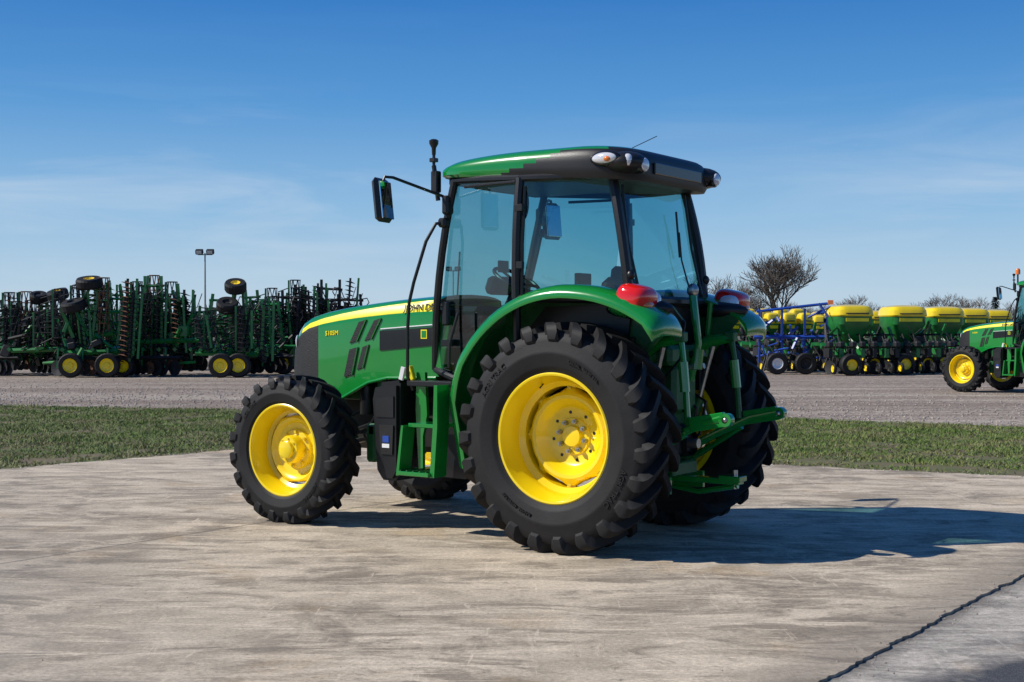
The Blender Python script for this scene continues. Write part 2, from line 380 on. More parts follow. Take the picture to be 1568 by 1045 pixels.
        mb.box((1.18,s*.60,1.62),(.06,.05,.18),K,ch=.012)
        mb.box((1.16,s*.615,1.40),(.10,.03,.05),'hood_black')
        mb.box((1.28,s*.50,1.40),(.10,.05,.42),'green_paint',rot=(0,-10,0))
        def pane(a0,a1,b0,b1,bow,n=8,m_='cab_glass'):
            rings=[]
            for i in range(n+1):
                t=i/n; ring=[]
                for j in range(n+1):
                    u=j/n; p=lp(lp(a0,a1,u),lp(b0,b1,u),t); bb=4*(t*(1-t)); ub=4*u*(1-u)
                    ring.append((p[0]+bow[0]*(bb+ub)/1.5,s*(p[1]+bow[1]*(bb+ub)/1.5),p[2]))
                rings.append(ring)
            mb.loft(rings,m_,False)
        pane(A0,A1,(.44,.74,2.55),(.60,.70,1.12),(0,.02))
        pane(B0,B1,C0,C1,(0,.02))
    def pane2(a0,a1,dx,n=8,zt=0):
        rings=[]
        for i in range(n+1):
            t=i/n*2-1; rings.append([ (lp(a0,a1,j/n)[0]+dx*(1-t*t),lp(a0,a1,j/n)[1]*t,lp(a0,a1,j/n)[2]) for j in range(n+1)])
        mb.loft(rings,'cab_glass',False)
    pane2(A0,A1,.06); pane2(C0,C1,-.05)
    def cross(a,dx,r): mb.tube([(a[0]+dx*(1-(t/4)**2),a[1]*t/4,a[2]) for t in range(-4,5)],r,K,8)
    cross(A0,.06,.03);cross(C0,-.05,.034);cross(C1,-.05,.036)
    for s in(1,-1): mb.tube([(-.245,s*.46,2.5),(-.30,s*.47,2.1),(-.385,s*.47,1.76)],.01,K,6)
    mb.prism([(-.36,1.70),(-.30,1.15),(.1,1.02),(.1,1.2),(-.2,1.7)],-.53,.53,K)
    mb.box((.65,0,1.07),(1.25,1.0,.10),K); mb.box((1.36,0,1.40),(.06,.80,.52),K)
    mb.box((1.25,0,1.58),(.22,.5,.20),'roof_plastic',ch=.04)
    for s in(1,-1):
        mb.prism([(-.3,1.68),(-.3,1.1),(.55,1.1),(.5,1.5),(.35,1.66)],s*.46,s*.52,K)
        mb.box((.25,s*.38,1.50),(.7,.2,.25),'roof_plastic',ch=.04)
    mb.box((.45,0,2.60),(1.45,1.15,.05),K)
    T['cab']=(mb.mesh('cab'),(0,0,0))
    # interior
    mb=MB()
    mb.box((.30,0,1.32),(.48,.48,.14),'seat_fabric',ch=.05); mb.box((.06,0,1.60),(.12,.46,.56),'seat_fabric',rot=(0,-8,0),ch=.05); mb.box((.02,0,1.90),(.09,.24,.12),'seat_fabric',rot=(0,-8,0),ch=.03)
    mb.box((.3,0,1.2),(.35,.35,.2),'black_plastic')
    for s in(1,-1): mb.box((.25,s*.28,1.60),(.35,.06,.05),'seat_fabric',ch=.015)
    mb.tube([(1.2,0,1.2),(1.05,0,1.62),(.98,0,1.78)],[.07,.05,.04],'black_plastic',10)
    ring=[]
    for k in range(33):
        a=2*math.pi*k/32; ring.append((.96+.19*math.cos(a)*.86,.19*math.sin(a),1.88+.19*math.cos(a)*.5))
    mb.tube(ring,.015,'black_plastic',8,False)
    for a in(0,2.1,4.2): mb.tube([(.96,0,1.86),(.96+.19*math.cos(a)*.86,.19*math.sin(a),1.88+.19*math.cos(a)*.5)],.012,'black_plastic',6)
    mb.box((1.1,0,1.84),(.10,.34,.14),'black_plastic',rot=(0,-20,0),ch=.03)
    mb.box((.62,-.42,1.87),(.05,.18,.14),'black_plastic'); mb.tube([(.5,-.4,1.6),(.6,-.42,1.8)],.012,'black_plastic',6)
    mb.tube([(.45,-.33,1.6),(.47,-.33,1.76)],.01,'black_plastic',6); mb.ell((.47,-.33,1.78),(.025,.025,.03),'orange_lens')
    mb.box((.98,.15,1.98),(.02,.12,.09),'black_plastic')
    mb.ell((.50,.58,2.40),(.05,.02,.12),'black_plastic')
    T['cab_interior']=(mb.mesh('cab_interior'),(0,0,0))
    # roof
    mb=MB()
    cx,ax,by=.435,.865,.725; NS=150
    def plan(a,ins):
        n_=6.0; c,s_=math.cos(a),math.sin(a)
        x=(ax-ins)*math.copysign(abs(c)**(2/n_),c); y=(by-ins*.95)*math.copysign(abs(s_)**(2/n_),s_)
        tp=1-.07*max(0,x/ax)-.05*max(0,-x/ax)
        return cx+x,y*tp
    NN=60000; P=[plan(2*math.pi*i/NN,0) for i in range(NN+1)]; acc=[0]
    for i in range(NN): acc.append(acc[-1]+math.hypot(P[i+1][0]-P[i][0],P[i+1][1]-P[i][1]))
    AK=np.interp(np.arange(NS)/NS*acc[-1],acc,np.arange(NN+1)*2*math.pi/NN)
    lay=[(.25,-.02),(.07,-.02),(.018,.0),(.0,.18),(.0,.36),(.0,.54),(.004,.72),(.016,.88),(.032,.98),(.06,1.08),(.11,1.15),(.25,1.2),(.45,1.22),(.65,1.23)]
    rings=[]
    for ins,h in lay:
        r=[]
        for k in range(NS):
            x,y=plan(AK[k],ins)
            f=min(1,max(0,(x+.5)/1.8)); zb=2.505+.13*f
            zt=2.742-.045*max(0,(x-.5)/.8)**2-.035*max(0,(.0-x)/.5)**1.6
            z=zb+(zt-zb)*h if h<=1 else zt+(h-1)*.16
            r.append((x,y,z))
        rings.append(r)
    def rm(i,k):
        x,y=plan(AK[k],0)
        if i<=1: return 'roof_plastic'
        lim={2:.62,3:.54,4:.44,5:.33,6:.22,7:.12,8:-.25}.get(i,-.43)
        return 'roof_plastic' if x<lim else 'green_paint'
    mb.loft(rings,rm,True,True,True)
    for s in(1,-1):
        mb.ell((-.33,s*.56,2.63),(.15,.155,.08),'roof_plastic',24,12)
    T['roof']=(mb.mesh('roof',40),(0,0,0))
    mb=MB()
    for s in(1,-1):
        mb.ell((-.25,s*.695,2.655),(.12,.03,.052),'hood_black',20,12)
        mb.ell((-.25,s*.703,2.655),(.10,.032,.040),'clear_lens',20,12)
        mb.ell((-.28,s*.713,2.648),(.035,.028,.022),'orange_lens',12,8)
        mb.lathe([(.0001,-.01),(.05,-.01),(.058,0),(.058,.05),(.05,.06)],(-.455,s*.54,2.612),'hood_black',20,1,axis='x')
        mb.ell((-.47,s*.54,2.612),(.02,.046,.046),'clear_lens',18,10)
        mb.ell((-.40,s*.655,2.635),(.04,.035,.045),'clear_lens',16,10)
    mb.box((-.435,0,2.61),(.02,.7,.08),'hood_black',ch=.006)
    mb.tube([(-.12,.25,2.75),(-.32,.10,2.87)],.003,'dark_iron',5)
    T['roof_lights']=(mb.mesh('roof_lights'),(0,0,0))
    # mirrors, rails, post
    mb=MB()
    for s in(1,-1):
        mb.tube([(1.14,s*.60,2.46),(1.18,s*.66,2.49),(1.34,s*1.02,2.60),(1.36,s*1.09,2.60),(1.365,s*1.11,2.55),(1.365,s*1.11,2.30)],.011,K,8)
        mb.box((1.37,s*1.105,2.43),(.06,.21,.32),K,ch=.028,rot=(0,6,12*s))
        mb.box((1.336,s*1.098,2.43),(.012,.17,.27),'mirror_glass',ch=.004,rot=(0,6,12*s))
        mb.box((1.15,s*.62,2.42),(.06,.09,.14),K,ch=.015)
        mb.box((1.17,s*.64,2.29),(.07,.08,.07),K,ch=.015)
        mb.tube([(1.14,s*.63,2.30),(1.20,s*.70,2.28),(1.26,s*.74,2.15),(1.36,s*.76,1.85),(1.40,s*.765,1.70),(1.415,s*.765,1.5),(1.42,s*.76,1.15),(1.40,s*.72,1.05)],.013,K,8)
        mb.tube([(.98,s*.72,1.62),(1.04,s*.74,1.40),(1.06,s*.72,1.22)],.011,K,8)
    mb.tube([(1.24,.62,2.46),(1.265,.64,2.72)],.018,K,8); mb.box((1.26,.62,2.60),(.06,.06,.16),K)
    mb.tube([(1.265,.64,2.72),(1.265,.64,2.80)],.012,K,8)
    mb.lathe([(.0001,0),(.015,0),(.017,.05),(.034,.08),(.036,.105),(.02,.115),(.0001,.115)],(1.265,.64,2.80),K,16,axis='z')
    mb.box((1.265,.64,2.76),(.05,.05,.03),K)
    mb.tube([(-.43,-.18,1.80),(-.40,-.12,2.0),(-.37,-.14,2.2)],.006,K,6); mb.tube([(-.375,-.14,2.02),(-.345,-.14,2.35)],.008,K,6)
    mb.tube([(1.42,.15,1.75),(1.32,.25,2.1)],.007,K,6)
    T['mirrors_and_rails']=(mb.mesh('mirrors_and_rails'),(0,0,0))
    # hitch
    mb=MB(); P='green_paint'
    mb.box((-.42,0,1.08),(.16,.34,.34),G,ch=.03); mb.box((-.40,0,1.32),(.22,.50,.14),G,ch=.03)
    mb.box((-.46,0,.72),(.10,.30,.22),'dark_iron',ch=.03)
    mb.tube([(-.45,0,.70),(-.60,0,.70)],.035,'steel',12); mb.lathe([(.09,-.05),(.10,.0),(.10,.05)],(-.50,0,.70),K,20,axis='x')
    mb.tube([(-.35,-.40,1.32),(-.35,.40,1.32)],.05,G,12)
    mb.box((-.55,0,.45),(.75,.09,.04),P); mb.box((-.86,0,.47),(.16,.12,.04),P); mb.tube([(-.88,0,.40),(-.88,0,.53)],.018,'steel',10)
    mb.box((-.35,0,.52),(.3,.36,.10),G)
    mb.tube([(-.90,0,.42),(-.60,0,.36),(-.30,0,.40)],.02,P,6)
    for s in(1,-1):
        mb.tube([(-.22,s*.30,.56),(-.55,s*.37,.74),(-.80,s*.42,.86),(-1.0,s*.43,.90)],[.035,.032,.034,.042],P,8,flat=.6)
        mb.lathe([(.022,-.03),(.045,-.03),(.047,0),(.045,.03),(.022,.03)],(-1.02,s*.43,.905),P,18)
        mb.ell((-1.02,s*.43,.905),(.026,.034,.026),'steel',12,8)
        mb.box((-.88,s*.425,.885),(.26,.045,.10),P,rot=(0,10,0))
        mb.tube([(-.33,s*.36,1.32),(-.50,s*.38,1.42),(-.66,s*.39,1.44)],[.055,.045,.035],P,10)
        mb.tube([(-.66,s*.39,1.46),(-.70,s*.40,1.20),(-.72,s*.40,.86)],[.022,.018,.024],P if s>0 else G,8)
        mb.tube([(-.68,s*.395,1.28),(-.70,s*.40,1.08)],.034,P,10)
        mb.box((-.66,s*.39,1.45),(.08,.07,.07),G)
        mb.tube([(-.28,s*.34,.60),(-.42,s*.37,1.0)],.038,G,12); mb.tube([(-.42,s*.37,1.0),(-.52,s*.38,1.38)],.018,'steel',8)
        mb.tube([(-.25,s*.50,.52),(-.50,s*.46,.66),(-.72,s*.44,.80)],[.03,.022,.026],P,8)
        mb.box((-.22,s*.42,.52),(.16,.20,.14),G)
        mb.box((-.34,s*.25,.42),(.35,.03,.12),P)
        mb.tube([(-.20,s*.45,1.15),(-.62,s*.52,1.50)],.02,G,6)
        mb.tube([(-.42,s*.46,1.30),(-.46,s*.46,1.70)],.022,P,8)
        mb.box((-.33,s*.50,1.25),(.10,.08,.40),'dark_iron')
    mb.tube([(-.50,-.06,1.14),(-.56,-.07,1.40),(-.50,-.10,1.74)],[.03,.026,.03],P,10); mb.ell((-.50,-.10,1.78),(.045,.035,.05),'steel')
    mb.tube([(-.55,-.06,1.22),(-.56,-.07,1.36)],.04,P,10)
    for i in range(3):
        for j in range(2):
            mb.tube([(-.44,-.22+.08*i+.02,1.22+.09*j),(-.54,-.22+.08*i+.02,1.24+.09*j)],.022,K if j else 'steel',10)
    for i in range(5):
        y=-.3+.15*i
        mb.tube([(-.38,y,1.05),(-.52,y+.03,.98-.04*i),(-.50,y*.7,.75),(-.35,y*.5,.62)],.011,K,6)
    mb.tube([(-.45,.25,1.15),(-.60,.28,1.3),(-.62,.25,1.55),(-.5,.2,1.66)],.009,K,6)
    mb.box((-.42,-.30,1.48),(.06,.07,.10),K); mb.box((-.40,.2,1.45),(.05,.12,.14),K)
    T['three_point_hitch']=(mb.mesh('three_point_hitch'),(0,0,0))
    return T
TR=build_tractor()
def place_tractor(loc,th):
    e=empty('tractor',(loc[0],loc[1],0),math.radians(180-th))
    for k,(me,c) in TR.items():
        o=bpy.data.objects.new(k,me); S.collection.objects.link(o); o.parent=e; o.location=c
        if k.startswith('front_wheel'): o.rotation_euler=(0,math.radians(7),0)
    return e
t1=place_tractor((.822,9.519),35)
t2=place_tractor((13.5,31.2),54)
t2.location.z=-.05
mb=MB(); mb.tube([(1.25,.5,2.66),(1.25,.5,2.9)],.02,'black_plastic',8); mb.lathe([(.06,0),(.06,.1),(.04,.14),(.0001,.15)],(1.25,.5,2.9),'orange_lens',16,axis='z'); b=mb.obj('beacon',t2)

# ---------------------------------------------------------------- ground surfaces
def sheet(name,poly,z,mt,thick=None):
    bm=bmesh.new(); vs=[bm.verts.new((x,y,z)) for x,y in poly]; f=bm.faces.new(vs); f.normal_update()
    if f.normal.z<0: f.normal_flip()
    if thick:
        r=bmesh.ops.extrude_face_region(bm,geom=[f])
        for v in [g for g in r['geom'] if isinstance(g,bmesh.types.BMVert)]: v.co.z=z-thick
        bmesh.ops.recalc_face_normals(bm,faces=bm.faces)
    bm.normal_update()
    me=bpy.data.meshes.new(name); bm.to_mesh(me); bm.free(); me.materials.append(mt)
    o=bpy.data.objects.new(name,me); S.collection.objects.link(o); return o
def nmat(name):
    m=bpy.data.materials.new(name); m.use_nodes=True; nt=m.node_tree; return m,nt,nt.nodes['Principled BSDF'],nt.links.new
def noise(nt,vec,sc,det=6,ro=.55,dist=0):
    n=nd(nt,'ShaderNodeTexNoise',ins={'Scale':sc,'Detail':det,'Roughness':ro,'Distortion':dist}); nt.links.new(vec,n.inputs['Vector']); return n.outputs['Fac']
def mrange(nt,v,a,b,c,d):
    n=nd(nt,'ShaderNodeMapRange',ins={1:a,2:b,3:c,4:d}); nt.links.new(v,n.inputs[0]); return n.outputs[0]
def mixc(nt,f,a,b,mode='MIX'):
    n=nd(nt,'ShaderNodeMix',data_type='RGBA',blend_type=mode)
    for i,v in((0,f),(6,a),(7,b)):
        if hasattr(v,'default_value'): nt.links.new(v,n.inputs[i])
        elif i==0: n.inputs[0].default_value=v
        else: n.inputs[i].default_value=(*v,1)
    return n.outputs[2]
def math_(nt,op,a,b=None,c=None):
    n=nd(nt,'ShaderNodeMath',operation=op)
    for i,v in enumerate((a,b,c)):
        if v is None: continue
        if hasattr(v,'default_value'): nt.links.new(v,n.inputs[i])
        else: n.inputs[i].default_value=v
    return n.outputs[0]
def mapping(nt,vec,sc=(1,1,1),rz=0):
    n=nd(nt,'ShaderNodeMapping'); n.inputs['Scale'].default_value=sc; n.inputs['Rotation'].default_value=(0,0,rz); nt.links.new(vec,n.inputs['Vector']); return n.outputs[0]
def dotp(nt,vec,d):
    n=nd(nt,'ShaderNodeVectorMath',operation='DOT_PRODUCT'); nt.links.new(vec,n.inputs[0]); n.inputs[1].default_value=d; return n.outputs['Value']
def concrete_nodes(nt,L,b,light,dark,base):
    pos=nd(nt,'ShaderNodeNewGeometry').outputs['Position']
    big=noise(nt,pos,.45,6,.65,.8); mid=noise(nt,pos,2.1,7,.72,.5); fine=noise(nt,pos,42,4,.75)
    grit=noise(nt,pos,210,2,.7)
    st=noise(nt,mapping(nt,pos,(.7,2.6,1),math.radians(-22)),1.5,7,.72,.7)
    st2=noise(nt,mapping(nt,pos,(.9,2.6,1),math.radians(14)),1.0,8,.75,1.4)
    scr=noise(nt,mapping(nt,pos,(.8,12.0,1),math.radians(-30)),1.6,6,.7,.6)
    scr2=noise(nt,mapping(nt,pos,(10,.9,1),math.radians(-60)),1.3,6,.7,.8)
    c=mixc(nt,mrange(nt,big,.42,.54,0,1),dark,base)
    c=mixc(nt,mrange(nt,mid,.44,.58,0,.8),c,light)
    c=mixc(nt,mrange(nt,st,.50,.59,0,.75),c,[x*1.18 for x in light])
    c=mixc(nt,mrange(nt,st2,.51,.59,0,.70),c,[x*.78 for x in dark])
    c=mixc(nt,mrange(nt,scr,.59,.64,0,.65),c,[x*1.4 for x in light])
    c=mixc(nt,mrange(nt,scr2,.61,.67,0,.5),c,[x*1.3 for x in light])
    spots=noise(nt,pos,5.5,5,.7,.3); c=mixc(nt,mrange(nt,spots,.62,.70,0,.6),c,[x*.5 for x in dark])
    rustn=noise(nt,pos,.7,5,.65,.3); c=mixc(nt,mrange(nt,rustn,.56,.70,0,.5),c,(.50,.33,.16))
    f=mixc(nt,mrange(nt,fine,.3,.7,0,1),(.66,.66,.66),(1.28,1.28,1.28)); c=mixc(nt,1.0,c,f,'MULTIPLY')
    f=mixc(nt,mrange(nt,grit,.30,.48,0,1),(.45,.45,.45),(1,1,1)); c=mixc(nt,.7,c,f,'MULTIPLY')
    return pos,c,mid,fine,grit
m,nt,b,L=nmat('concrete')
pos,c,mid,fine,grit=concrete_nodes(nt,L,b,(.60,.50,.37),(.27,.22,.16),(.46,.38,.275))
wob=noise(nt,pos,3,5,.6)
a=math_(nt,'ADD',dotp(nt,pos,(.8,-.6,0)),math_(nt,'MULTIPLY',wob,.03))
bb=math_(nt,'ADD',dotp(nt,pos,(.6,.8,0)),math_(nt,'MULTIPLY',wob,.03))
def joint(c,val,at,w,s):
    d=math_(nt,'ABSOLUTE',math_(nt,'SUBTRACT',val,at)); return mixc(nt,mrange(nt,d,w*.4,w,s,0),c,(.09,.075,.06))
c=joint(c,a,-7.62,.018,.7); c=joint(c,bb,8.35,.012,.5); c=joint(c,bb,3.1,.010,.4)
# weathered grey film on the western slab and grime along the pad edge
gf=math_(nt,'MULTIPLY',mrange(nt,dotp(nt,pos,(-1,-.55,0)),-2.6,.2,0,1),mrange(nt,noise(nt,pos,.8,7,.7,.6),.38,.58,.15,.75))
c=mixc(nt,gf,c,(.19,.175,.155))
c=mixc(nt,mrange(nt,math_(nt,'ADD',a,math_(nt,'MULTIPLY',mid,.5)),-2.45,-2.1,0,.5),c,(.15,.125,.10))
L(c,b.inputs['Base Color']); b.inputs['Roughness'].default_value=.88
bp=nd(nt,'ShaderNodeBump',ins={'Strength':.6,'Distance':.006}); L(math_(nt,'ADD',math_(nt,'MULTIPLY',fine,.6),math_(nt,'ADD',grit,math_(nt,'MULTIPLY',mid,1.5))),bp.inputs['Height']); L(bp.outputs[0],b.inputs['Normal'])
def ragged(p,q,n,amp):
    o=[];w=0
    nx,ny=-(q[1]-p[1]),(q[0]-p[0]); l=math.hypot(nx,ny)
    for i in range(n):
        t=i/n; w=w*.8+random.gauss(0,amp*.4); k=(w+random.uniform(-amp,amp)*.5) if i else 0
        o.append((p[0]+(q[0]-p[0])*t+nx/l*k,p[1]+(q[1]-p[1])*t+ny/l*k))
    return o
C=(-2.6,17.4);R1=(6.58,12.57);J0=(1.31,5.56);J1=(-4.3,-1.9);Lf=(-19.4,-1.9)
poly=ragged(C,R1,90,.07)+ragged(R1,J1,420,.015)+[J1]+[Lf]+ragged(Lf,C,200,.07)
sheet('concrete_pad',poly,0,m,.12)
m,nt,b,L=nmat('driveway_surface')
pos,c,mid,fine,grit=concrete_nodes(nt,L,b,(.54,.48,.40),(.27,.245,.21),(.42,.375,.31))
a0=dotp(nt,pos,(.8,-.6,0))
c=mixc(nt,mrange(nt,math_(nt,'SUBTRACT',a0,math_(nt,'MULTIPLY',mid,.25)),-2.42,-2.30,.75,0),c,(.07,.06,.05))
a=math_(nt,'ADD',dotp(nt,pos,(.69,-.72,0)),math_(nt,'MULTIPLY',math_(nt,'SUBTRACT',noise(nt,pos,2.2,8,.65),.5),.9))
asp=mixc(nt,mrange(nt,noise(nt,pos,180,3,.7),.45,.72,0,1),(.035,.036,.04),(.16,.16,.165))
c=mixc(nt,mrange(nt,a,-2.85,-2.65,0,1),c,asp)
L(c,b.inputs['Base Color']); b.inputs['Roughness'].default_value=.85
bp=nd(nt,'ShaderNodeBump',ins={'Strength':.7,'Distance':.008}); L(math_(nt,'ADD',fine,grit),bp.inputs['Height']); L(bp.outputs[0],b.inputs['Normal'])
n_=(.8,-.6); off=-.03
sheet('driveway',[(R1[0]+.02,R1[1]-.0),(16,7.5),(9,-8),(-6,-8),(J1[0]-.1,J1[1]-.2),(J1[0]+n_[0]*off,J1[1]+n_[1]*off),(R1[0]+n_[0]*off,R1[1]+n_[1]*off-.02)],-.014,m,.05)
m,nt,b,L=nmat('field_soil'); pos=nd(nt,'ShaderNodeNewGeometry').outputs['Position']
c=mixc(nt,mrange(nt,noise(nt,pos,.02,6),.4,.6,0,1),(.14,.115,.085),(.07,.10,.045)); c=mixc(nt,mrange(nt,noise(nt,pos,3,6),.3,.7,0,.6),c,(.1,.08,.06))
L(c,b.inputs['Base Color']); b.inputs['Roughness'].default_value=1
sheet('ground',[(-1500,-300),(1500,-300),(1500,3000),(-1500,3000)],-.10,m)
m,nt,b,L=nmat('gravel'); pos=nd(nt,'ShaderNodeNewGeometry').outputs['Position']
vo=nd(nt,'ShaderNodeTexVoronoi',ins={'Scale':16}); L(pos,vo.inputs['Vector'])
bw=nd(nt,'ShaderNodeRGBToBW'); L(vo.outputs['Color'],bw.inputs[0])
c=mixc(nt,mrange(nt,bw.outputs[0],.15,.85,0,1),(.16,.125,.10),(.46,.385,.31))
c=mixc(nt,mrange(nt,noise(nt,mapping(nt,pos,(.16,1,1)),.8,8,.7),.42,.58,0,.75),c,(.20,.145,.105))
c=mixc(nt,mrange(nt,noise(nt,mapping(nt,pos,(.1,1.4,1)),.5,8,.7),.50,.60,0,.65),c,(.50,.43,.345))
c=mixc(nt,mrange(nt,noise(nt,pos,6,5,.7),.35,.6,.6,0),c,(.13,.10,.08))
L(c,b.inputs['Base Color']); b.inputs['Roughness'].default_value=.95
bp=nd(nt,'ShaderNodeBump',ins={'Strength':.9,'Distance':.03}); L(math_(nt,'ADD',vo.outputs['Distance'],noise(nt,pos,8,5)),bp.inputs['Height']); L(bp.outputs[0],b.inputs['Normal'])
sheet('gravel_lot',[(-80,-10),(80,-10),(80,75),(-80,75)],-.06,m)
FX=[-40,-10.4,-5.2,4.7,8.1,20,40]; FZ=[31,26.4,25,22.6,20.6,14.2,3]
def near_z(x): return 17.4+1.15*(x+2.6) if x<-2.6 else 17.4-.522*(x+2.6)
def far_z(x): return float(np.interp(x,FX,FZ))
m,nt,b,L=nmat('turf_soil'); pos=nd(nt,'ShaderNodeNewGeometry').outputs['Position']
c=mixc(nt,mrange(nt,noise(nt,pos,4,7,.7),.35,.65,0,1),(.06,.08,.02),(.12,.12,.04)); c=mixc(nt,mrange(nt,noise(nt,pos,1.6,7,.7),.42,.60,0,.9),c,(.15,.105,.065))
L(c,b.inputs['Base Color']); b.inputs['Roughness'].default_value=1
xs=np.linspace(-24,24,420); polyf=[(float(x),far_z(x)+random.gauss(0,.12)) for x in xs]
polyn=[(24,near_z(24)-.2),(-2.6,17.2),(-24,near_z(-24)-.2)]
sheet('turf',polyf+polyn,-.035,m)
m,nt,b,L=nmat('grass_blades'); pos=nd(nt,'ShaderNodeNewGeometry').outputs['Position']
c=mixc(nt,mrange(nt,noise(nt,pos,22,4,.7),.35,.65,0,1),(.05,.12,.012),(.17,.24,.035)); c=mixc(nt,mrange(nt,noise(nt,mapping(nt,pos,(.5,1,1)),1.3,7,.75),.47,.62,0,.75),c,(.27,.23,.10))
L(c,b.inputs['Base Color']); b.inputs['Roughness'].default_value=.7
N=420000
X=rng.uniform(-13,12.5,N); Zf=np.interp(X,FX,FZ); Zn=np.where(X<-2.6,17.4+1.15*(X+2.6),17.4-.522*(X+2.6)); Zn=np.maximum(Zn,8)
Y=rng.uniform(0,1,N)*20+8
edge=rng.normal(0,.12,N)+.12*np.sin(X*3.1)+.08*np.sin(X*7.7+1)
k=(Y>Zn+.18+np.abs(edge)*1.5)&(Y<Zf+edge)&(np.abs(X)<Y*.44+1.0)
pat=np.sin(X*1.7+np.sin(Y*1.3)*1.5)*np.sin(Y*2.1+np.cos(X*.9)*2)+.5*np.sin(X*5.3+Y*2)*np.sin(Y*6.1-X)
nearedge=np.clip((Y-Zn)/1.3,0,1)
k&=(pat>-.80+.9*(1-nearedge)+rng.uniform(-.45,.45,N))
X=X[k];Y=Y[k];n=len(X)
h=rng.uniform(.015,.045,n)*(1+.35*np.sin(X*2.3)*np.cos(Y*1.9)); w=rng.uniform(.005,.010,n); an=rng.uniform(0,6.28,n); ln=rng.normal(0,.03,(n,2))
V=np.zeros((n,3,3)); V[:,0,0]=X-w*np.cos(an);V[:,0,1]=Y-w*np.sin(an);V[:,0,2]=-.035
V[:,1,0]=X+w*np.cos(an);V[:,1,1]=Y+w*np.sin(an);V[:,1,2]=-.035
V[:,2,0]=X+ln[:,0];V[:,2,1]=Y+ln[:,1];V[:,2,2]=-.035+h
me=bpy.data.meshes.new('grass'); me.vertices.add(n*3); me.vertices.foreach_set('co',V.ravel()); me.loops.add(n*3); me.loops.foreach_set('vertex_index',np.arange(n*3,dtype=np.int32)); me.polygons.add(n); me.polygons.foreach_set('loop_start',np.arange(0,n*3,3,dtype=np.int32)); me.update(); me.validate(); me.materials.append(m)
o=bpy.data.objects.new('grass',me); S.collection.objects.link(o)
mb=MB()
def stone(x,y,z,r):
    P=[(x+r*random.uniform(.7,1.2),y,z),(x-r*random.uniform(.7,1.2),y,z),(x,y+r*random.uniform(.7,1.2),z),(x,y-r*random.uniform(.7,1.2),z),(x,y,z+r*random.uniform(.5,.9)),(x,y,z-r*.5)]
    mb.add(P,[(0,2,4),(2,1,4),(1,3,4),(3,0,4),(2,0,5),(1,2,5),(3,1,5),(0,3,5)],'stone')
for i in range(7000):
    x=random.uniform(-15,15); y=far_z(x)+abs(random.gauss(0,6))-.3
    stone(x,y,-.055,random.uniform(.008,.035))
for i in range(1500):
    x=random.uniform(-9,9); y=near_z(x)+random.gauss(.08,.12); stone(x,y,.0 if y<near_z(x) else -.032,random.uniform(.004,.018))
for i in range(620):
    t=random.uniform(0,1); a_=J1[0]+(R1[0]-J1[0])*t; b_=J1[1]+(R1[1]-J1[1])*t; k_=random.gauss(.05,.08); stone(a_+.8*k_,b_-.6*k_,.002 if k_<0 else -.012,random.uniform(.002,.009))
for i in range(260):
    stone(random.uniform(-5,5),random.uniform(4.5,14),.002,random.uniform(.002,.006))
mb.obj('loose_gravel',None,0)

# ---------------------------------------------------------------- background machinery
def wheel_s(mb,c,R,w,rim=.5,axis='y',ym='yellow_paint'):
    h=w/2
    mb.lathe([(R*rim,h*.8),(R*rim*1.1,h),(R*.9,h),(R,h*.6),(R,-h*.6),(R*.9,-h),(R*rim*1.1,-h),(R*rim,-h*.8)],c,'tire_rubber',22,axis=axis)
    for s in(1,-1):
        mb.lathe([(R*rim*1.02,s*h*.95),(R*rim*.85,s*h*.6),(R*rim*.45,s*h*.45),(R*rim*.4,s*h*.7),(.0001,s*h*.7)],c,ym,18,axis=axis)
def disc(mb,c,r,ax,m):
    seg=12; c=Vector(c); ax=Vector(ax).normalized(); u=ax.orthogonal().normalized(); w=ax.cross(u)
    V=[c+ax*.05]+[c+(u*math.cos(6.2832*k/seg)+w*math.sin(6.2832*k/seg))*r for k in range(seg)]
    mb.add(V,[[0,k+1,(k+1)%seg+1] for k in range(seg)],m)
